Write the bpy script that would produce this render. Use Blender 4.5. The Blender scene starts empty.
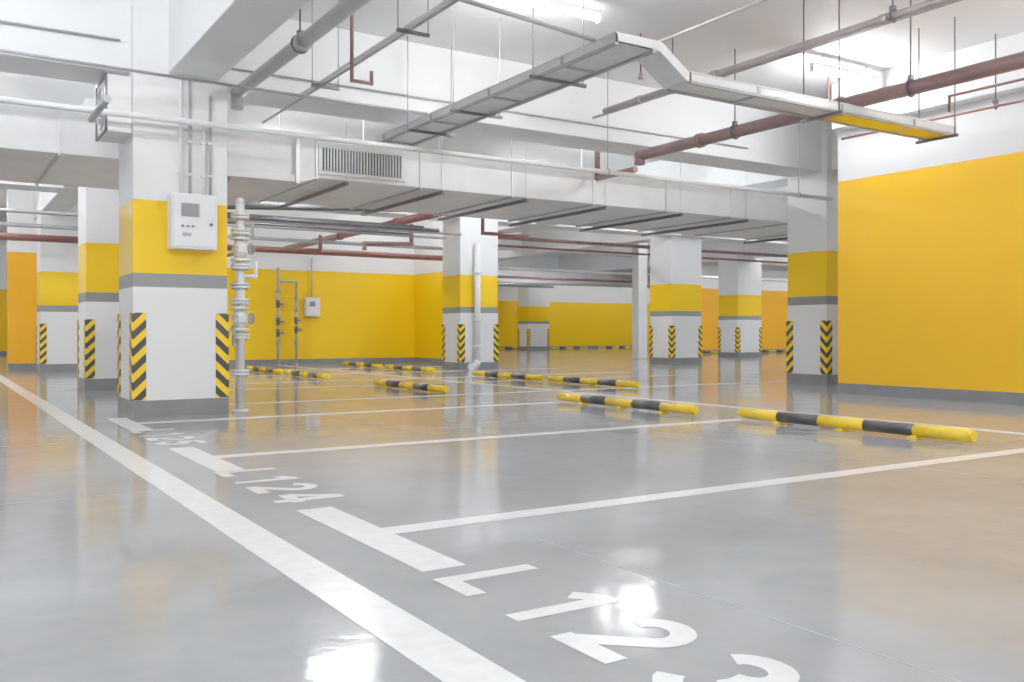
import bpy, bmesh, math
from mathutils import Vector, Matrix
S=0.8   # one design unit (camera height) in metres
COL=bpy.context.scene.collection
sc=bpy.context.scene
try:
    sc.view_settings.view_transform='Standard'
    sc.view_settings.look='None'
    sc.view_settings.exposure=0.36
    sc.view_settings.gamma=1.33
except Exception: pass

# ------------------------------------------------------------ materials
def newmat(name):
    m=bpy.data.materials.new(name); m.use_nodes=True
    nt=m.node_tree; b=nt.nodes['Principled BSDF']; return m,nt,b
def mat(name,col,rough=0.5,metal=0.0,var=0.06,scale=6.0,bump=0.0,coat=0.0):
    m,nt,b=newmat(name)
    tc=nt.nodes.new('ShaderNodeTexCoord'); n=nt.nodes.new('ShaderNodeTexNoise')
    n.inputs['Scale'].default_value=scale; n.inputs['Detail'].default_value=4
    nt.links.new(tc.outputs['Object'],n.inputs['Vector'])
    r=nt.nodes.new('ShaderNodeValToRGB')
    r.color_ramp.elements[0].position=0.3; r.color_ramp.elements[1].position=0.7
    r.color_ramp.elements[0].color=[c*(1-var) for c in col]+[1]
    r.color_ramp.elements[1].color=[min(1,c*(1+var)) for c in col]+[1]
    nt.links.new(n.outputs['Fac'],r.inputs['Fac'])
    nt.links.new(r.outputs['Color'],b.inputs['Base Color'])
    b.inputs['Roughness'].default_value=rough; b.inputs['Metallic'].default_value=metal
    b.inputs['Coat Weight'].default_value=coat
    if bump>0:
        bp=nt.nodes.new('ShaderNodeBump'); bp.inputs['Strength'].default_value=bump
        bp.inputs['Distance'].default_value=0.01
        n2=nt.nodes.new('ShaderNodeTexNoise'); n2.inputs['Scale'].default_value=scale*6
        nt.links.new(tc.outputs['Object'],n2.inputs['Vector'])
        nt.links.new(n2.outputs['Fac'],bp.inputs['Height']); nt.links.new(bp.outputs['Normal'],b.inputs['Normal'])
    return m
WHITE=(0.85,0.855,0.865); YEL=(1.0,0.59,0.003); GREY=(0.25,0.255,0.26)
def banded(name,bands,rough=0.45):
    m,nt,b=newmat(name)
    g=nt.nodes.new('ShaderNodeNewGeometry'); sep=nt.nodes.new('ShaderNodeSeparateXYZ')
    nt.links.new(g.outputs['Position'],sep.inputs[0])
    mr=nt.nodes.new('ShaderNodeMath'); mr.operation='DIVIDE'; mr.inputs[1].default_value=6*S
    nt.links.new(sep.outputs['Z'],mr.inputs[0])
    r=nt.nodes.new('ShaderNodeValToRGB'); cr=r.color_ramp; cr.interpolation='CONSTANT'
    cr.elements[0].position=0; cr.elements[0].color=list(bands[0][1])+[1]
    cr.elements.remove(cr.elements[1])
    for z,c in bands[1:]:
        e=cr.elements.new(z/6); e.color=list(c)+[1]
    nt.links.new(mr.outputs[0],r.inputs['Fac'])
    n=nt.nodes.new('ShaderNodeTexNoise'); n.inputs['Scale'].default_value=1.3; n.inputs['Detail'].default_value=5
    nt.links.new(g.outputs['Position'],n.inputs['Vector'])
    mx=nt.nodes.new('ShaderNodeMixRGB'); mx.blend_type='MULTIPLY'; mx.inputs['Fac'].default_value=0.06
    nt.links.new(r.outputs['Color'],mx.inputs[1]); nt.links.new(n.outputs['Fac'],mx.inputs[2])
    nt.links.new(mx.outputs[0],b.inputs['Base Color']); b.inputs['Roughness'].default_value=rough
    b.inputs['Specular IOR Level'].default_value=0.3
    bp=nt.nodes.new('ShaderNodeBump'); bp.inputs['Strength'].default_value=0.06; bp.inputs['Distance'].default_value=0.01
    n2=nt.nodes.new('ShaderNodeTexNoise'); n2.inputs['Scale'].default_value=30
    nt.links.new(g.outputs['Position'],n2.inputs['Vector']); nt.links.new(n2.outputs['Fac'],bp.inputs['Height'])
    nt.links.new(bp.outputs['Normal'],b.inputs['Normal'])
    return m
M_COL=banded('column_paint',[(0,WHITE),(1.54,GREY),(1.70,YEL),(2.56,WHITE)])
M_WALLR=banded('wall_paint_tall',[(0,(1.0,0.52,0.014)),(3.5,WHITE)],0.4)
M_WALLB=banded('wall_paint_low',[(0,YEL),(3.0,WHITE)],0.4)
M_WALLO=banded('wall_paint_orange',[(0,(1.0,0.44,0.010)),(3.2,WHITE)],0.4)
M_WHITE=mat('white_paint',(0.84,0.85,0.86),0.55,0,0.03,2,0.05)
M_BEAM=mat('beam_paint',(0.83,0.84,0.85),0.6,0,0.03,1.5,0.06)
M_CEIL=mat('ceiling_paint',(0.84,0.85,0.86),0.7,0,0.03,1.0,0.06)
M_BASE=mat('grey_skirting',(0.19,0.193,0.2),0.35,0,0.10,5)
M_LINE=mat('white_line_paint',(0.84,0.842,0.848),0.2,0,0.07,14)
M_JOINT=mat('joint_filler',(0.38,0.383,0.388),0.3,0,0.05,9)
M_GALV=mat('galvanised_steel',(0.76,0.765,0.775),0.34,0.2,0.06,7,0.03)
M_DUCT=mat('duct_sheet',(0.84,0.843,0.85),0.4,0.03,0.05,2.5,0.03)
M_SEAM=mat('duct_seam',(0.50,0.505,0.515),0.4,0.2,0.05,5)
M_HANG=mat('hanger_steel',(0.13,0.132,0.14),0.4,0.3,0.1,8)
M_PIPEG=mat('grey_pipe',(0.38,0.385,0.395),0.35,0.15,0.08,8)
M_PIPEW=mat('white_pipe',(0.78,0.785,0.79),0.35,0,0.05,8)
M_RED=mat('dull_red_pipe',(0.23,0.075,0.065),0.35,0.1,0.12,6)
M_REDG=mat('dusty_red_pipe',(0.26,0.14,0.135),0.4,0.1,0.15,6)
M_PINK=mat('faded_pink_grey_pipe',(0.36,0.305,0.305),0.4,0.1,0.12,6)
M_BOX=mat('enclosure_paint',(0.80,0.81,0.82),0.3,0,0.03,6)
M_GLASSY=mat('meter_window',(0.25,0.26,0.27),0.15,0,0.1,12)
M_YG=mat('gloss_yellow',(1.0,0.62,0.005),0.25,0,0.06,10,0,0.3)
M_BK=mat('gloss_black',(0.03,0.03,0.034),0.3,0,0.3,12,0,0.3)
M_BRASS=mat('valve_metal',(0.34,0.33,0.32),0.3,0.4,0.15,10)
M_VALVE=mat('dark_valve',(0.13,0.10,0.09),0.35,0.3,0.15,10)
M_VOID=mat('grille_dark',(0.03,0.03,0.03),0.8,0,0.1,5)
m,nt,b=newmat('hazard_stripes'); M_HAZ=m
tc=nt.nodes.new('ShaderNodeTexCoord'); sp=nt.nodes.new('ShaderNodeSeparateXYZ'); nt.links.new(tc.outputs['Object'],sp.inputs[0])
def mth(nt,op,a,bv=None):
    n=nt.nodes.new('ShaderNodeMath'); n.operation=op
    for i,v in enumerate((a,bv)):
        if v is None: continue
        if isinstance(v,(int,float)): n.inputs[i].default_value=v
        else: nt.links.new(v,n.inputs[i])
    return n.outputs[0]
s=mth(nt,'ADD',mth(nt,'ABSOLUTE',sp.outputs['X']),mth(nt,'ABSOLUTE',sp.outputs['Y']))
v=mth(nt,'FRACT',mth(nt,'MULTIPLY',mth(nt,'ADD',sp.outputs['Z'],mth(nt,'ADD',mth(nt,'MULTIPLY',s,-1.0),5.0)),6.2))
r=nt.nodes.new('ShaderNodeValToRGB'); r.color_ramp.interpolation='CONSTANT'
r.color_ramp.elements[0].color=(1.0,0.62,0.005,1); r.color_ramp.elements[1].position=0.5; r.color_ramp.elements[1].color=(0.03,0.03,0.03,1)
nt.links.new(v,r.inputs['Fac']); nt.links.new(r.outputs['Color'],b.inputs['Base Color']); b.inputs['Roughness'].default_value=0.35
# floor: pale grey epoxy, faint mottling, slightly rippled clear surface
m,nt,b=newmat('epoxy_floor'); M_FLOOR=m
g=nt.nodes.new('ShaderNodeNewGeometry')
n=nt.nodes.new('ShaderNodeTexNoise'); n.inputs['Scale'].default_value=0.9; n.inputs['Detail'].default_value=11; n.inputs['Roughness'].default_value=0.72
nt.links.new(g.outputs['Position'],n.inputs['Vector'])
r=nt.nodes.new('ShaderNodeValToRGB'); r.color_ramp.elements[0].position=0.32; r.color_ramp.elements[1].position=0.68
r.color_ramp.elements[0].color=(0.270,0.275,0.285,1); r.color_ramp.elements[1].color=(0.355,0.360,0.372,1)
nt.links.new(n.outputs['Fac'],r.inputs['Fac']); nt.links.new(r.outputs['Color'],b.inputs['Base Color'])
n3=nt.nodes.new('ShaderNodeTexNoise'); n3.inputs['Scale'].default_value=2.2; n3.inputs['Detail'].default_value=7
nt.links.new(g.outputs['Position'],n3.inputs['Vector'])
mr=nt.nodes.new('ShaderNodeMapRange'); mr.inputs['From Min'].default_value=0.3; mr.inputs['From Max'].default_value=0.7
mr.inputs['To Min'].default_value=0.04; mr.inputs['To Max'].default_value=0.15
nt.links.new(n3.outputs['Fac'],mr.inputs['Value']); nt.links.new(mr.outputs[0],b.inputs['Roughness'])
b.inputs['IOR'].default_value=1.24
n2=nt.nodes.new('ShaderNodeTexNoise'); n2.inputs['Scale'].default_value=4.2; n2.inputs['Detail'].default_value=4; n2.inputs['Roughness'].default_value=0.55
nt.links.new(g.outputs['Position'],n2.inputs['Vector'])
bp=nt.nodes.new('ShaderNodeBump'); bp.inputs['Strength'].default_value=0.22; bp.inputs['Distance'].default_value=0.01
nt.links.new(n2.outputs['Fac'],bp.inputs['Height']); nt.links.new(bp.outputs['Normal'],b.inputs['Normal'])
# lamp
m,nt,b=newmat('lamp_glow'); M_LAMP=m
b.inputs['Emission Color'].default_value=(0.965,0.98,1,1); b.inputs['Emission Strength'].default_value=98
b.inputs['Base Color'].default_value=(0.9,0.9,0.9,1)

# ------------------------------------------------------------ geometry helpers (design units)
class G:
    def __init__(s): s.bm=bmesh.new(); s.mats=[]
    def _mi(s,m):
        if m not in s.mats: s.mats.append(m)
        return s.mats.index(m)
    def box(s,x0,x1,y0,y1,z0,z1,m,bev=0):
        vs=[s.bm.verts.new((x,y,z)) for z in (z0,z1) for y in (y0,y1) for x in (x0,x1)]
        q=[(0,2,3,1),(4,5,7,6),(0,1,5,4),(2,6,7,3),(0,4,6,2),(1,3,7,5)]
        fs=[s.bm.faces.new([vs[i] for i in f]) for f in q]
        mi=s._mi(m)
        for f in fs: f.material_index=mi
        if bev>0:
            es=list({e for f in fs for e in f.edges})
            r=bmesh.ops.bevel(s.bm,geom=es,offset=bev,segments=2,affect='EDGES',profile=0.5)
            for f in r['faces']: f.material_index=mi
        return s
    def prism(s,pts,off,m):
        a=[s.bm.verts.new(p) for p in pts]; o=Vector(off)
        c=[s.bm.verts.new(Vector(p)+o) for p in pts]; n=len(pts); mi=s._mi(m)
        fs=[s.bm.faces.new(a[::-1]),s.bm.faces.new(c)]
        for i in range(n): fs.append(s.bm.faces.new([a[i],a[(i+1)%n],c[(i+1)%n],c[i]]))
        for f in fs: f.material_index=mi
        return s
    def cyl(s,p0,p1,r,m,seg=16,r1=None):
        p0=Vector(p0);p1=Vector(p1); d=p1-p0; L=d.length
        if r1 is None: r1=r
        q=Vector((0,0,1)).rotation_difference(d.normalized()).to_matrix().to_4x4()
        M=Matrix.Translation((p0+p1)/2)@q
        out=bmesh.ops.create_cone(s.bm,cap_ends=True,segments=seg,radius1=r,radius2=r1,depth=L,matrix=M)
        mi=s._mi(m)
        for f in {f for v in out['verts'] for f in v.link_faces}:
            f.material_index=mi; f.smooth=len(f.verts)==4
        return s
    def ball(s,c,r,m):
        out=bmesh.ops.create_uvsphere(s.bm,u_segments=14,v_segments=8,radius=r,matrix=Matrix.Translation(c))
        mi=s._mi(m)
        for f in {f for v in out['verts'] for f in v.link_faces}: f.material_index=mi; f.smooth=True
        return s
    def pipe(s,pts,r,m,seg=12):
        for a,b_ in zip(pts,pts[1:]): s.cyl(a,b_,r,m,seg)
        for p in pts[1:-1]: s.ball(p,r*1.12,m)
        return s
    def torus(s,c,axis,R,r,m,n=20,k=8):
        q=Vector((0,0,1)).rotation_difference(Vector(axis)).to_matrix(); mi=s._mi(m); rings=[]
        for i in range(n):
            a=2*math.pi*i/n; ring=[]
            for j in range(k):
                b_=2*math.pi*j/k
                p=Vector(((R+r*math.cos(b_))*math.cos(a),(R+r*math.cos(b_))*math.sin(a),r*math.sin(b_)))
                ring.append(s.bm.verts.new(q@p+Vector(c)))
            rings.append(ring)
        for i in range(n):
            for j in range(k):
                f=s.bm.faces.new([rings[i][j],rings[(i+1)%n][j],rings[(i+1)%n][(j+1)%k],rings[i][(j+1)%k]])
                f.material_index=mi; f.smooth=True
        return s
    def done(s,name,origin=None,parent=None,label=None,cat=None,group=None,kind=None,recalc=True):
        if recalc: bmesh.ops.recalc_face_normals(s.bm,faces=s.bm.faces[:])
        if origin is None:
            xs=[v.co for v in s.bm.verts]
            origin=Vector(((min(v.x for v in xs)+max(v.x for v in xs))/2,(min(v.y for v in xs)+max(v.y for v in xs))/2,min(v.z for v in xs)))
        origin=Vector(origin)
        for v in s.bm.verts: v.co=(v.co-origin)*S
        me=bpy.data.meshes.new(name); s.bm.to_mesh(me); s.bm.free()
        for m_ in s.mats: me.materials.append(m_)
        o=bpy.data.objects.new(name,me); COL.objects.link(o)
        w=origin*S
        if parent is not None:
            o.parent=parent; o.location=w-Vector(parent['w'])
        else: o.location=w
        o['w']=list(w)
        if label: o['label']=label
        if cat: o['category']=cat
        if group: o['group']=group
        if kind: o['kind']=kind
        return o
def empty(name,loc,label,cat,group=None):
    o=bpy.data.objects.new(name,None); COL.objects.link(o); o.empty_display_size=0.1
    w=Vector(loc)*S; o.location=w; o['w']=list(w); o['label']=label; o['category']=cat
    if group: o['group']=group
    return o
def dup(src,loc,label=None):
    """copy a thing and its children to a new base position (design units)"""
    n=src.copy(); COL.objects.link(n); n.location=Vector(loc)*S; n['w']=list(n.location)
    if label: n['label']=label
    for c in src.children:
        k=c.copy(); COL.objects.link(k); k.parent=n; k.location=c.location.copy()
        if 'w' in k: k['w']=list(n.location+k.location)
    return n

# ------------------------------------------------------------ shell
XL,XR,YB,YF,ZC=-8,52,-6,48,5.1
G().box(XL-.3,XR+.3,YB-.3,YF+.3,-0.2,0,M_FLOOR).done('floor',kind='structure',label='glossy grey epoxy-coated concrete floor',cat='floor')
G().box(XL-.3,XR+.3,YB-.3,YF+.3,ZC,ZC+.2,M_CEIL).done('ceiling',kind='structure',label='white painted concrete ceiling slab',cat='ceiling')
def wall(name,x0,x1,y0,y1,m,base=None,lab='white wall with yellow lower band'):
    G().box(x0,x1,y0,y1,0,ZC,m).done(name,kind='structure',label=lab,cat='wall')
    if base:
        G().box(*base,0,0.17,M_BASE).done(name.replace('wall','baseboard'),kind='structure',label='dark grey painted skirting band',cat='baseboard')
wall('wall_right',12.77,13.1,YB,9.94,M_WALLR,(12.745,12.768,YB,9.94),'tall smooth yellow wall with white strip above')
wall('wall_back',3.5,14.05,28.3,28.6,M_WALLB,(3.5,14.048,28.27,28.298))
wall('wall_end',1.8,3.5,28.3,28.6,M_WALLO,(1.8,3.5,28.27,28.298),'orange-yellow wall with white strip above')
wall('wall_side',14.05,15.1,24.9,28.6,M_WALLB,(14.02,14.048,24.9,28.27))
wall('wall_far',-8,46,48.0,48.3,M_WALLB,(-8,46,47.97,47.998))
wall('wall_annex',30,52,33,33.3,M_WALLO,(30,52,32.97,32.998),'orange-yellow wall with white strip above')
wall('wall_left',XL-.3,XL,YB,YF,M_WHITE,lab='plain white wall')
wall('wall_rear',XL-.3,12.77,YB-.3,YB,M_WHITE,lab='plain white wall')
wall('wall_outer',XR,XR+.3,YB,33,M_WHITE,lab='plain white wall')
wall('wall_inner',13.1,XR,YB-.3,YB,M_WHITE,lab='plain white wall')

def beam(x0,x1,y0,y1,z0):
    G().box(x0,x1,y0,y1,z0,ZC-.002,M_BEAM,0.015).done('ceiling_beam',label='white painted concrete ceiling beam',cat='beam',group='ceiling beams')
beam(XL,XR,11.62,12.42,4.1)
beam(2.42,3.02,YB,28.3,4.12)
beam(XL,XR,21.7,22.5,4.1)
beam(14.6,15.3,YB,33,4.12)
beam(12.55,13.25,YB,9.9,4.35)
beam(20.2,20.9,YB,48,4.12)
beam(28.4,29.1,YB,48,4.12)
beam(XL,XR,1.2,2.0,4.1)
beam(14.9,XR,31.0,31.8,4.4)
beam(14.9,XR,40.0,40.8,4.1)

# ------------------------------------------------------------ columns
def column(x,y,wx,wy,lab,guards=((-1,-1),(1,-1),(-1,1)),top=ZC-.003):
    c=G().box(x,x+wx,y,y+wy,0,top,M_COL,0.012).done('column',origin=(x+wx/2,y+wy/2,0),label=lab,cat='column',group='parking columns')
    G().box(x-.012,x+wx+.012,y-.012,y+wy+.012,0,0.2,M_BASE).done('plinth',parent=c)
    for sx,sy in guards:
        cx=x if sx<0 else x+wx; cy=y if sy<0 else y+wy
        w=0.145;t=0.014
        g=G()
        xa,xb=(cx-t,cx+w) if sx<0 else (cx-w,cx+t)
        ya,yb=(cy-t,cy) if sy<0 else (cy,cy+t)
        g.box(xa,xb,ya,yb,0.205,1.24,M_HAZ)
        xa,xb=(cx-t,cx) if sx<0 else (cx,cx+t)
        ya,yb=(cy,cy+w) if sy<0 else (cy-w,cy)
        g.box(xa,xb,ya,yb,0.205,1.24,M_HAZ)
        g.done('corner_guard',origin=(cx,cy,0),parent=c,label='yellow and black striped corner guard')
    return c
base_lab='square white column with yellow band and grey base, '
column(2.02,11.46,1.1,0.95,base_lab+'electrical box mounted on it')
column(2.30,17.4,1.05,1.0,base_lab+'beside the driving aisle')
column(2.40,26.2,1.05,1.0,base_lab+'near the yellow end wall')
column(12.1,21.6,1.2,1.0,base_lab+'grey pipe running down its face')
column(20.0,21.9,1.3,1.05,base_lab+'standing free in the hall')
column(14.45,11.5,1.2,0.95,base_lab+'beside the end of the tall yellow wall')
column(28.0,26.7,1.4,1.1,base_lab+'before the orange wall')
column(29.8,45.0,1.5,1.1,base_lab+'before the distant yellow wall')
G().box(23.9,24.35,28.1,28.5,0,ZC-.003,M_WHITE,0.01).done('pillar',label='slim plain white pillar in the hall',cat='column')

# ------------------------------------------------------------ floor markings
def line(x0,x1,y0,y1,lab,grp):
    G().box(x0,x1,y0,y1,0.0005,0.003,M_LINE).done('floor_line',label=lab,cat='floor marking',group=grp)
line(1.24,1.44,YB+.2,46,'long white painted line along the driving aisle','aisle lines')
for y in (0.96,4.23,7.5,10.77):
    line(1.95,9.07,y-.075,y+.075,'white painted bay divider line','bay lines')
    G().box(1.74,1.95,y-.8,y+.76,0.0005,0.003,M_LINE).done('floor_line',label='thick white bar at the head of a bay line',cat='floor marking',group='bay head bars')
for y in (12.95,16.2,18.1,21.15,24.25):
    line(3.4,15.0,y-.07,y+.07,'white painted bay divider line','bay lines')
line(9.07,9.22,YB+.2,27.5,'white painted line between two bay rows','bay lines')
for x0,x1,y0,y1 in ((2.49,2.496,0,3.7),(6.2,6.206,-2,11),(-4,1.2,6.1,6.107)):
    G().box(x0,x1,y0,y1,0.0002,0.0009,M_JOINT).done('floor_joint',label='fine faint joint in the floor coating',cat='floor joint',group='floor joints')
# stroke lettering: glyph cells are 0.66 wide, 1 high; strokes are centre lines
def arc(cx,cy,rx,ry,a0,a1,n=14):
    return [(cx+rx*math.cos(math.radians(a0+(a1-a0)*i/n)),cy+ry*math.sin(math.radians(a0+(a1-a0)*i/n))) for i in range(n+1)]
W=0.19; h=W/2
GL={'L':[[(h,1),(h,0)],[(0,h),(.62,h)]],
 '1':[[(.30,0),(.30,1)],[(.27,.93),(.04,.74)]],
 '2':[arc(.32,.68,.23,.225,170,-38)+[(.11,h+.03)],[(0.0,h),(.64,h)]],
 '3':[arc(.30,.71,.22,.195,160,-85),arc(.30,.295,.24,.20,85,-165)],
 '4':[[(.46,0),(.46,1)],[(.43,.95),(.07,.33)],[(0,.29),(.66,.29)]],
 '5':[[(.60,1-h),(.10,1-h)],[(.15,1-h),(.11,.48)],arc(.31,.34,.235,.245,140,-160)]}
def strip(g,pts,X0,Y0,H,m,z):
    mi=g._mi(m); L_=[];R_=[]
    P=[Vector(p) for p in pts]
    for i,p in enumerate(P):
        d0=(p-P[i-1]).normalized() if i>0 else None
        d1=(P[i+1]-p).normalized() if i<len(P)-1 else None
        if d0 is None: d=d1; k=1
        elif d1 is None: d=d0; k=1
        else:
            d=(d0+d1).normalized(); k=1/max(.5,d.dot(d0))
        nn=Vector((-d.y,d.x))*h*k
        L_.append(p+nn); R_.append(p-nn)
    tr=lambda q:(X0+q.y*H,Y0-q.x*H,z)
    l=[g.bm.verts.new(tr(q)) for q in L_]; r_=[g.bm.verts.new(tr(q)) for q in R_]
    for i in range(len(P)-1):
        f=g.bm.faces.new([r_[i],r_[i+1],l[i+1],l[i]]); f.material_index=mi
        f.normal_update()
        if f.normal.z<0: f.normal_flip()
def number(txt,y0,k=1.0):
    e=empty('bay_number',(1.95,y0-.8,0),'white painted bay number reading '+txt,'floor marking','bay numbers')
    for ch,dy in zip(txt,(0.0,0.46,0.83,1.26)):
        g=G()
        for i,st in enumerate(GL[ch]): strip(g,st,1.72,y0-dy*k,0.46*k,M_LINE,0.002+0.0007*i)
        g.done('painted_letter' if ch=='L' else 'painted_digit',parent=e,recalc=False)
number('L123',3.30); number('L124',6.68,.93); number('L125',9.95,.93)

# ------------------------------------------------------------ wheel stops
ws0=empty('wheel_stop',(7.9,4.72,0),'yellow and black tubular wheel stop bolted to floor','wheel stop','wheel stops')
L=2.75; g=G(); n=5; zc=0.078
for i in range(n):
    a=4.72+L*i/n; b2=4.72+L*(i+1)/n
    g.cyl((7.9,a,zc),(7.9,b2,zc),0.060,M_YG if i%2==0 else M_BK,20)
g.cyl((7.9,4.69,zc),(7.9,4.72,zc),0.05,M_YG,20,0.06).cyl((7.9,4.72+L,zc),(7.9,4.75+L,zc),0.06,M_YG,20,0.05)
g.done('bar',parent=ws0)
for yy in (5.27,6.1,6.92):
    g=G(); g.box(7.835,7.965,yy-.05,yy+.05,0,0.012,M_YG,0.004)
    g.prism([(7.86,yy-.03,.012),(7.94,yy-.03,.012),(7.93,yy-.03,.05),(7.87,yy-.03,.05)],(0,.06,0),M_YG)
    g.done('mounting_foot',parent=ws0)
for x,y in ((7.75,8.1),(7.1,13.15),(7.1,18.35),(7.1,21.35),(10.65,12.55),(10.6,15.5),(10.6,20.3),(10.6,23.4),(7.95,1.4)):
    dup(ws0,(x,y,0))
for x in (28.6,32.6,36.3,40):
    o=dup(ws0,(x,46.6,0),'small striped wheel stop near the distant wall'); o.rotation_euler=(0,0,-math.pi/2)
for x in (30.5,34.5,38.5):
    o=dup(ws0,(x,31.9,0),'small striped wheel stop near the orange wall'); o.rotation_euler=(0,0,-math.pi/2)

# ------------------------------------------------------------ ventilation duct
d=empty('ventilation_duct',(3,14.4,3.29),'large rectangular galvanised ventilation duct under the ceiling','air duct')
G().box(XL,22,13.0,15.8,3.30,3.86,M_DUCT,0.01).done('duct_body',parent=d)
x=-7.2
while x<21.5:
    g=G(); e=0.03
    g.box(x-.018,x+.018,13-e,15.8+e,3.30-e,3.30,M_SEAM); g.box(x-.018,x+.018,13-e,15.8+e,3.86,3.86+e,M_GALV)
    g.box(x-.018,x+.018,13-e,13,3.30,3.86,M_GALV); g.box(x-.018,x+.018,15.8,15.8+e,3.30,3.86,M_GALV)
    g.done('duct_flange',parent=d); x+=1.72
g=G(); g.box(2.6,4.55,12.93,15.85,3.20,3.299,M_DUCT,.008); g.prism([(4.55,12.93,3.20),(4.85,12.95,3.29),(4.85,12.95,3.299),(4.55,12.93,3.299)],(0,2.9,0),M_DUCT)
g.box(4.50,4.56,12.90,12.94,3.18,3.90,M_GALV)
g.done('duct_reducer',parent=d,label='deeper duct section with sloped step')
g=G(); g.box(4.86,6.28,12.95,12.998,3.36,3.80,M_BOX)
g.box(4.92,6.22,12.944,12.951,3.41,3.75,M_VOID)
for i in range(27):
    xx=4.94+i*0.0482; g.box(xx,xx+.020,12.925,12.945,3.41,3.75,M_BOX)
g.done('air_grille',parent=d,label='rectangular air grille with upright slats')
for x in (-4.6,-2.1,0.2,3.5,5.25,6.86,8.46,10.15,11.95,13.7,17.0,20.0):
    zl=3.12 if 2.5<x<4.6 else 3.20
    g=G(); g.box(x-.022,x+.022,12.8,16.0,zl,zl+.055,M_HANG)
    g.cyl((x,12.85,zl),(x,12.85,5.09),.007,M_PIPEW,8); g.cyl((x,15.95,zl),(x,15.95,5.09),.007,M_PIPEW,8)
    g.done('duct_hanger',label='dark steel channel with threaded rods carrying the duct',cat='hanger',group='duct hangers')
G().box(14.9,44,37,39,3.5,4.0,M_DUCT,0.01).done('ventilation_duct',label='distant galvanised duct under the ceiling',cat='air duct')

# ------------------------------------------------------------ cable trays
def tray_seg(g,axis,a0,a1,c0,c1,z):
    t=.012;hh=.09
    if axis=='y':
        g.box(c0,c1,a0,a1,z,z+t,M_GALV); g.box(c0,c0+t,a0,a1,z,z+hh,M_GALV); g.box(c1-t,c1,a0,a1,z,z+hh,M_GALV)
        g.box(c0-.012,c1+.012,a0,a1,z+hh,z+hh+t,M_GALV); g.box(c0,c1,a0,a0+t,z,z+hh,M_GALV)
        for c in (c0,c1): g.box(c-.022,c+.022,a0,a1,z-.026,z-.001,M_PIPEG)
        yy=a0+.9
        while yy<a1: g.box(c0-.008,c1+.008,yy,yy+.04,z-.018,z+hh+.004,M_PIPEG); yy+=1.5
    else:
        g.box(a0,a1,c0,c1,z,z+t,M_GALV); g.box(a0,a1,c0,c0+t,z,z+hh,M_GALV); g.box(a0,a1,c1-t,c1,z,z+hh,M_GALV)
        g.box(a0,a1,c0-.012,c1+.012,z+hh,z+hh+t,M_GALV); g.box(a1-t,a1,c0,c1,z,z+hh,M_GALV)
        for c in (c0,c1): g.box(a0,a1,c-.02,c+.02,z-.024,z-.001,M_PIPEG)
        xx=a0+1.0
        while xx<a1: g.box(xx,xx+.04,c0-.008,c1+.008,z-.016,z+hh+.004,M_PIPEG); xx+=1.4
tr=empty('cable_tray',(6,7,3.6),'galvanised covered cable tray with a bent drop section','cable tray')
zt=3.84; z2=3.6
g=G(); tray_seg(g,'y',6.98,12.7,5.66,6.14,zt); g.done('tray_run',parent=tr)
g=G(); tray_seg(g,'x',6.62,11.35,6.98,7.34,z2); g.done('tray_run',parent=tr)
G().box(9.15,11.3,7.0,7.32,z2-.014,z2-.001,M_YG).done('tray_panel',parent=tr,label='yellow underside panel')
g=G(); g.prism([(6.14,6.98,zt),(6.22,6.98,zt),(6.58,6.98,z2),(6.64,6.98,z2),(6.64,6.98,z2+.1),(6.6,6.98,z2+.1),(6.24,6.98,zt+.1),(6.14,6.98,zt+.1)],(0,.36,0),M_GALV); g.done('tray_bend',parent=tr)
for yy in (8.3,10.1,11.4):
    g=G(); g.box(5.52,6.28,yy-.018,yy+.018,zt-.062,zt-.027,M_HANG)
    for xx in (5.56,6.24): g.cyl((xx,yy,zt-.06),(xx,yy,5.09),.008,M_PIPEG,8)
    g.done('tray_hanger',label='dark steel trapeze hanger holding the cable tray',cat='hanger',group='tray hangers')
for xx in (8.9,11.2):
    g=G(); g.box(xx-.018,xx+.018,6.87,7.46,z2-.06,z2-.025,M_HANG)
    for yy in (6.91,7.42): g.cyl((xx,yy,z2-.06),(xx,yy,5.09),.009,M_HANG,8)
    g.done('tray_hanger',label='dark steel trapeze hanger holding the cable tray',cat='hanger',group='tray hangers')

# ------------------------------------------------------------ overhead pipes
def ohpipe(pts,r,m,lab,fl=(),cat='pipe',grp='overhead pipes',name='overhead_pipe'):
    g=G(); g.pipe(pts,r,m,16)
    p=Vector(pts[0]); q=Vector(pts[1]); dr=(q-p).normalized()
    for t in fl:
        c=p+dr*t; g.cyl(c-dr*.05,c+dr*.05,r*1.25,m,16)
    return g.done(name,label=lab,cat=cat,group=grp)
ohpipe([(-7.9,11.2,3.5),(14.2,11.2,3.5)],.036,M_PIPEW,'slender pale conduit running under the beams')
ohpipe([(3.25,-5.9,4.0),(3.25,11.5,4.0),(3.25,11.5,3.8)],.075,M_PIPEG,'thick grey pipe beside the column top',(12,15))
ohpipe([(9.8,-5.9,3.9),(9.8,11.5,3.9),(9.8,11.5,3.75)],.088,M_REDG,'large dull red fire main with couplings',(6.5,9,11,13.5,16))
ohpipe([(9.9,11.72,3.72),(9.9,12.75,3.72),(9.9,12.75,4.4)],.05,M_REDG,'dull red fire pipe rising past the beam')
ohpipe([(8.6,-5.9,4.35),(8.6,10.9,4.35)],.045,M_PINK,'pale grey-pink pipe near the ceiling',(9,12,14.5,16))
ohpipe([(8.85,-5.9,4.4),(8.85,11.5,4.4)],.022,M_PIPEG,'thin grey pipe near the ceiling')
ohpipe([(10.1,-5.9,3.98),(10.1,11.5,3.98)],.022,M_PIPEG,'thin grey pipe parallel to the fire main')
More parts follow.
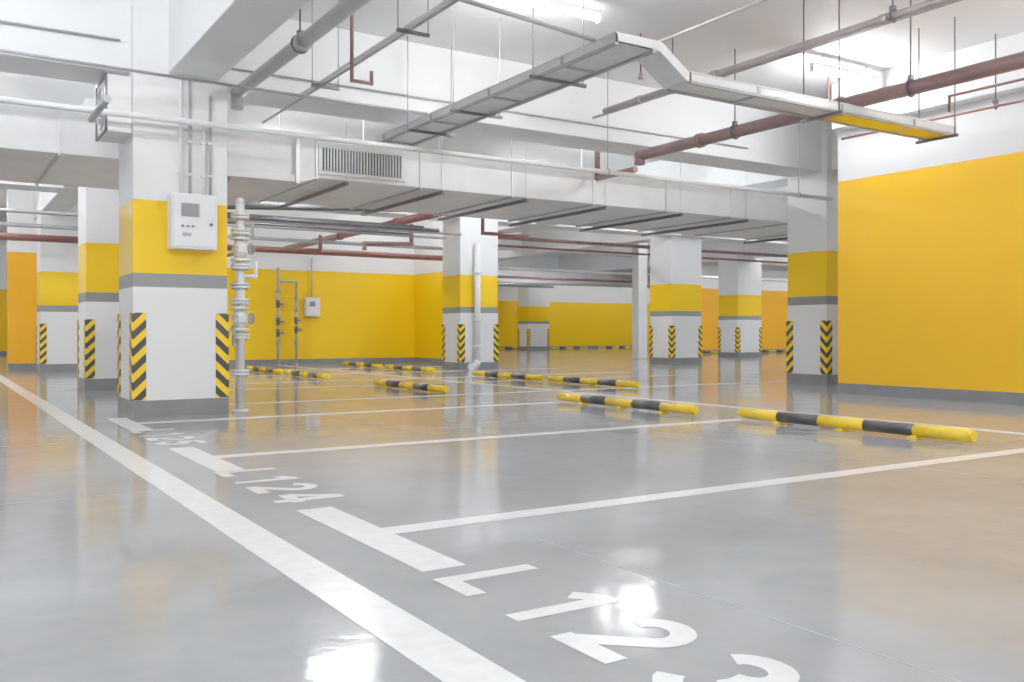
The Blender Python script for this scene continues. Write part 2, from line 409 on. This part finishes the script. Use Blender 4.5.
ohpipe([(12.3,-5.9,4.1),(12.3,9.5,4.1)],.02,M_RED,'thin red pipe along the wall top')
ohpipe([(9.36,16.3,3.62),(9.36,27.8,3.62)],.09,M_RED,'red fire main behind the duct',(1,3.5,7))
ohpipe([(9.2,16.3,3.5),(7.5,16.3,3.4),(4.0,16.3,3.2)],.045,M_HANG,'dark branch pipe behind the duct')
ohpipe([(9.36,19.0,3.5),(9.36,19.0,3.05),(8.2,19.0,3.0),(8.2,19.0,2.85)],.05,M_REDG,'rust-coloured bent pipe below the fire main')
ohpipe([(8.6,22.8,3.55),(8.6,22.8,3.15),(6.8,22.8,3.1),(6.8,25.0,3.1)],.05,M_RED,'rust-coloured bent pipe below the fire main')
ohpipe([(10.2,17.2,3.5),(10.2,17.2,3.18),(11.4,17.2,3.18)],.04,M_RED,'rust-coloured bent pipe below the fire main')
for x0,x1,y,z,m_,r_ in ((3.2,8.9,16.8,3.12,M_HANG,.04),(3.2,8.9,17.5,3.26,M_HANG,.03),(3.2,8.9,18.2,3.18,M_HANG,.025),(3.6,11,19.6,3.42,M_PINK,.04),(-7.9,11,20.4,3.4,M_PIPEG,.04),(-7.9,13.9,25.4,3.35,M_RED,.09),(-7.9,13.9,23.5,3.45,M_PIPEG,.05)):
    ohpipe([(x0,y,z),(x1,y,z)],r_,m_,'long pipe crossing below the ceiling')
for x0,x1,y,z,m_,r_ in ((14.2,38,24.0,3.95,M_REDG,.06),(14.2,38,24.5,3.75,M_RED,.04),(15.3,50,30.0,3.5,M_PIPEW,.06),(15.3,29.5,34.5,3.5,M_REDG,.06),(15.3,29.5,36,3.4,M_PIPEW,.08),(15.3,29.5,42,3.6,M_PIPEG,.09)):
    ohpipe([(x0,y,z),(x1,y,z)],r_,m_,'distant pipe crossing below the ceiling')
ohpipe([(3.4,7.3,4.1),(5.64,7.3,3.94)],.022,M_PIPEG,'thin grey conduit joining the cable tray')
ohpipe([(1.55,11.3,3.42),(1.55,10.2,3.42)],.04,M_PIPEG,'short grey trunking beside the column')
ohpipe([(3.2,11.585,4.32),(12.4,11.585,4.32)],.014,M_PIPEG,'thin grey conduit clipped to the beam face')
ohpipe([(-7.9,11.585,4.45),(1.9,11.585,4.45)],.016,M_PIPEG,'thin grey conduit clipped to the beam face')
ohpipe([(3.85,2.3,3.92),(3.85,11.0,3.92)],.024,M_PIPEW,'slender pale conduit hung beside the grey pipe')
ohpipe([(3.95,2.3,3.95),(3.95,12.7,3.95)],.016,M_PIPEG,'thin grey conduit beside the pale one')
ohpipe([(3.7,8.9,5.08),(3.7,8.9,3.62),(3.92,8.9,3.62),(3.92,8.9,3.75)],.02,M_REDG,'thin reddish pipe drop with a small hook')
ohpipe([(7.4,2.3,4.5),(7.4,11.5,4.5)],.018,M_PIPEG,'thin grey conduit under the ceiling')
ohpipe([(-7.9,10.7,3.95),(3.1,10.7,3.87),(5.5,10.7,3.87)],.018,M_PIPEG,'thin grey conduit crossing beside the beam')
ohpipe([(10.9,2.3,4.0),(10.9,6.8,4.0),(10.9,6.8,3.8)],.018,M_RED,'thin red branch pipe with a drop')
for yy in (5.2,7.9,10.2):
    g=G(); g.box(3.74,4.08,yy-.018,yy+.018,3.86,3.892,M_HANG)
    for xx in (3.75,4.07): g.cyl((xx,yy,3.86),(xx,yy,5.09),.007,M_PIPEG,8)
    g.done('pipe_hanger',label='small trapeze hanger under two conduits',cat='hanger',group='conduit hangers')
for xx,yy,zz,r_ in ((9.8,6.6,3.9,.1),(9.8,9.4,3.9,.1),(8.6,6.0,4.35,.06),(8.6,9.4,4.35,.06),(3.25,9.2,4.0,.09),(3.25,5.5,4.0,.09),(12.3,7.0,4.1,.035)):
    g=G(); g.torus((xx,yy,zz),(0,1,0),r_,.012,M_HANG,18,6); g.box(xx-.03,xx+.03,yy-.025,yy+.025,zz+r_,zz+r_+.05,M_HANG); g.cyl((xx,yy,zz+r_+.02),(xx,yy,5.09),.010,M_HANG,8)
    g.done('pipe_clamp',label='dark pipe clamp on a threaded rod',cat='pipe clamp',group='pipe clamps')
for xx in (-2.5,0.6,8.9,13.3):
    g=G(); g.torus((xx,11.2,3.5),(1,0,0),.045,.01,M_PIPEG,14,6); g.cyl((xx,11.2,3.54),(xx,11.2,5.09),.008,M_PIPEG,8)
    g.done('pipe_clamp',label='small clamp holding the pale conduit',cat='pipe clamp',group='pipe clamps')

# ------------------------------------------------------------ fluorescent lamps
l0=empty('ceiling_lamp',(6.2,8.9,4.8),'slim white fluorescent batten lamp hung from ceiling','ceiling lamp','fluorescent lamps')
g=G(); g.box(5.45,6.95,8.86,8.94,4.905,4.95,M_WHITE,.008); g.cyl((5.7,8.9,4.95),(5.7,8.9,5.09),.01,M_PIPEW,8); g.cyl((6.7,8.9,4.95),(6.7,8.9,5.09),.01,M_PIPEW,8)
g.box(5.45,5.48,8.87,8.93,4.81,4.91,M_WHITE); g.box(6.92,6.95,8.87,8.93,4.81,4.91,M_WHITE)
g.done('housing',parent=l0)
G().cyl((5.48,8.9,4.86),(6.92,8.9,4.86),.036,M_LAMP,14).done('lamp_tube',parent=l0,label='glowing white tube')
pos=[]
for X_ in (-5,0.6,6.2,11.6): 
    for Y_ in (-3,0.0,4.5,8.9): pos.append((X_,Y_))
for X_ in (-5,0.6,6.3,12.6,17.6,24,30.5,38,46):
    for Y_ in (13.2 if X_ in (17.6,24) else 15.2,19.4,25.2): pos.append((X_,Y_))
for X_ in (17.6,24,30.5,38,46): pos+= [(X_,9.5)]
for X_ in (30.5,38,46): pos+= [(X_,29.3)]
for X_ in (17.6,24): pos+=[(X_,33.4),]
for X_ in (17.6,24,28.5,33,38,43): pos+=[(X_,43.3)]
for X_ in (-5,0.6): pos+=[(X_,32),(X_,42)]
for p_ in pos:
    if p_==(6.2,8.9): continue
    dup(l0,(p_[0],p_[1],4.8))

# ------------------------------------------------------------ wall and column fittings
bx=empty('electrical_box',(2.68,11.36,2.0),'white metal electrical box with meter window on the column','electrical box')
G().box(2.40,2.94,11.24,11.455,2.0,2.66,M_BOX,.015).done('body',parent=bx)
G().box(2.43,2.91,11.225,11.24,2.03,2.63,M_BOX,.006).done('door',parent=bx)
g=G(); g.box(2.515,2.725,11.217,11.226,2.385,2.545,M_PIPEG,.003); g.box(2.53,2.71,11.212,11.218,2.40,2.53,M_GLASSY); 
g.done('meter_window',parent=bx,label='dark framed meter window')
G().box(2.53,2.63,11.218,11.226,2.15,2.19,M_PIPEG).done('nameplate',parent=bx,label='small grey plate')
for xx,zz in ((2.53,2.27),(2.59,2.27),(2.65,2.27)): G().cyl((xx,11.226,zz),(xx,11.212,zz),.014,M_RED if xx<2.55 else M_HANG,10).done('button',parent=bx,label='small round push button')
G().cyl((2.86,11.225,2.3),(2.86,11.2,2.3),.02,M_HANG,10).done('latch',parent=bx,label='round dark latch')
for i,(xx,zt_) in enumerate(((2.55,4.08),(2.66,4.08),(2.82,3.6),(2.90,3.9))):
    g=G(); g.pipe([(xx,11.42,2.66),(xx,11.42,zt_)],.018,M_PIPEG if i%2 else M_PIPEW,10)
    for zz in (2.9,3.3): g.box(xx-.03,xx+.03,11.40,11.458,zz,zz+.03,M_GALV)
    g.done('conduit',label='thin metal conduit rising from the electrical box',cat='conduit',group='column conduits')
fan=empty('wall_fan',(1.86,11.9,3.3),'grey box fan fixed to the column side','fan')
G().box(1.74,2.015,11.5,12.2,3.35,4.02,M_DUCT,.01).done('housing',parent=fan)
g=G()
for z_ in (3.35,3.99): g.box(1.72,1.745,11.48,12.22,z_,z_+.03,M_HANG)
for y_ in (11.48,12.19): g.box(1.72,1.745,y_,y_+.03,3.35,4.02,M_HANG)
g.done('frame',parent=fan,label='dark rim of the fan box')
g=G(); g.torus((1.735,11.85,3.69),(1,0,0),.25,.02,M_PIPEG); g.torus((1.735,11.85,3.69),(1,0,0),.14,.01,M_PIPEG)
for a in range(4):
    an=a*math.pi/4; dy=.25*math.cos(an); dz=.25*math.sin(an); g.cyl((1.73,11.85-dy,3.69-dz),(1.73,11.85+dy,3.69+dz),.007,M_PIPEG,6)
g.done('fan_grille',parent=fan)

def riser(x,y,h,r,m,lab,flz,valves,vm=None,k=1.0):
    vm=vm or M_BRASS
    e=empty('standpipe',(x,y,0),lab,'pipe','standpipes')
    g=G(); g.cyl((x,y,0),(x,y,h),r,m,18); g.cyl((x,y,0),(x,y,.03),r*1.9,m,18); g.ball((x,y,h),r*1.1,m)
    g.done('pipe',parent=e)
    for z in flz:
        g=G(); g.cyl((x,y,z-.035),(x,y,z-.004),r*1.85*k,m,18); g.cyl((x,y,z+.004),(x,y,z+.035),r*1.85*k,m,18)
        for k_ in range(6):
            a=k_*math.pi/3; rr=r*1.55*k; g.cyl((x+rr*math.cos(a),y+rr*math.sin(a),z-.05),(x+rr*math.cos(a),y+rr*math.sin(a),z+.05),r*.16,M_BRASS,6)
        g.done('flange',parent=e)
    for z in valves:
        g=G(); g.cyl((x,y,z-r*2.2),(x,y,z),r*1.1,vm,16,r*1.8*k); g.cyl((x,y,z),(x,y,z+r*2.2),r*1.8*k,vm,16,r*1.1)
        g.cyl((x,y,z-r*2.7),(x,y,z-r*2.2),r*2*k,vm,18); g.cyl((x,y,z+r*2.2),(x,y,z+r*2.7),r*2*k,vm,18)
        g.box(x-r*1.1,x+r*1.1,y-r*2.1*k,y+r*.5,z-r*.8,z+r*.8,vm,.006)
        g.cyl((x,y,z),(x+.10,y-.12,z),r*.6,vm,12); g.done('valve',parent=e)
        g=G(); c=Vector((x+.105,y-.126,z)); ax=Vector((.64,-.77,0)); g.torus(c,ax,.058*k,.012,M_BRASS)
        for k_ in range(3):
            a=k_*math.pi/3; pv=(Vector((.77,.64,0)).normalized()*math.cos(a)+Vector((0,0,1))*math.sin(a))*.058*k; g.cyl(c-pv,c+pv,.007,M_BRASS,6)
        g.done('handwheel',parent=e)
    return e
rz=riser(3.33,11.65,2.66,.055,M_PIPEW,'pale vertical water pipe with valves beside the column',(.5,.96,1.40,1.6,1.84,2.28,2.48),(1.18,2.06),M_PIPEW,1.1)
G().pipe([(3.33,11.65,1.72),(3.50,11.56,1.72),(3.50,11.56,1.92)],.026,M_PIPEW,10).done('side_outlet',parent=rz)
G().pipe([(3.33,11.65,2.38),(3.46,11.56,2.38),(3.46,11.56,2.2)],.022,M_PIPEG,10).done('side_outlet',parent=rz)
G().pipe([(3.33,11.65,.85),(3.22,11.55,.85),(3.22,11.55,1.1)],.02,M_PIPEG,10).done('side_outlet',parent=rz)
riser(9.15,27.9,3.0,.042,M_PIPEG,'grey vertical pipe with dark valves on the yellow wall',(.7,1.5,2.3),(1.0,1.35,1.9),M_VALVE,1.0)
lk=riser(9.75,27.95,2.4,.038,M_PIPEG,'grey vertical pipe with dark valves on the yellow wall',(.7,1.7,2.1),(1.1,1.4),M_VALVE,1.0)
G().pipe([(9.2,27.9,2.6),(9.75,27.9,2.6),(9.75,27.95,2.4)],.034,M_PIPEG).done('link_bend',parent=lk)
b2=empty('electrical_box',(10.35,28.15,1.55),'small white electrical box on the yellow wall','electrical box')
G().box(10.12,10.58,28.05,28.295,1.53,2.13,M_BOX,.015).done('body',parent=b2)
G().box(10.17,10.53,28.035,28.05,1.58,2.08,M_BOX,.006).done('door',parent=b2)
G().box(10.22,10.40,28.02,28.036,1.85,2.0,M_GLASSY).done('meter_window',parent=b2,label='dark meter window')
ohpipe([(10.35,28.2,2.14),(10.35,28.2,3.4)],.025,M_PIPEG,'thin conduit above the small electrical box',name='conduit')
dp=empty('drain_pipe',(12.75,21.4,0),'pale drain pipe down the column face with bent foot','pipe')
g=G(); g.cyl((12.55,21.45,.2),(12.55,21.45,3.4),.085,M_PIPEW,18); g.ball((12.55,21.45,.2),.1,M_PIPEW); g.cyl((12.55,21.45,.2),(12.35,21.2,.1),.1,M_PIPEW,18); g.cyl((12.35,21.2,.1),(12.1,21.0,.1),.1,M_PIPEW,18)
g.done('pipe',parent=dp)
for zz in (.6,1.3,2.6): G().cyl((12.55,21.45,zz),(12.55,21.45,zz+.08),.11,M_PIPEW,18).done('pipe_collar',parent=dp)
for xx in (8.2,12.1,16.4):
    g=G(); g.cyl((xx,9.6,5.09),(xx,9.6,4.55),.012,M_RED,8); g.cyl((xx,9.6,4.55),(xx,9.6,4.5),.025,M_BRASS,10); g.cyl((xx,9.6,4.5),(xx,9.6,4.47),.04,M_BRASS,12)
    g.done('sprinkler',label='small sprinkler head on a red drop pipe',cat='sprinkler',group='sprinklers')

# ------------------------------------------------------------ world and camera
w=bpy.data.worlds.new('world'); sc.world=w; w.use_nodes=True
w.node_tree.nodes['Background'].inputs[0].default_value=(1,1,1,1); w.node_tree.nodes['Background'].inputs[1].default_value=0.3
cd=bpy.data.cameras.new('camera'); co=bpy.data.objects.new('camera',cd); COL.objects.link(co)
co.location=(0,0,1*S); co.rotation_euler=(math.radians(90),0,math.radians(-32.5))
cd.sensor_width=36; cd.lens=915/1024*36; cd.shift_y=-8/1024; cd.clip_end=200
sc.camera=co
for o in bpy.data.objects:
    if 'w' in o: del o['w']
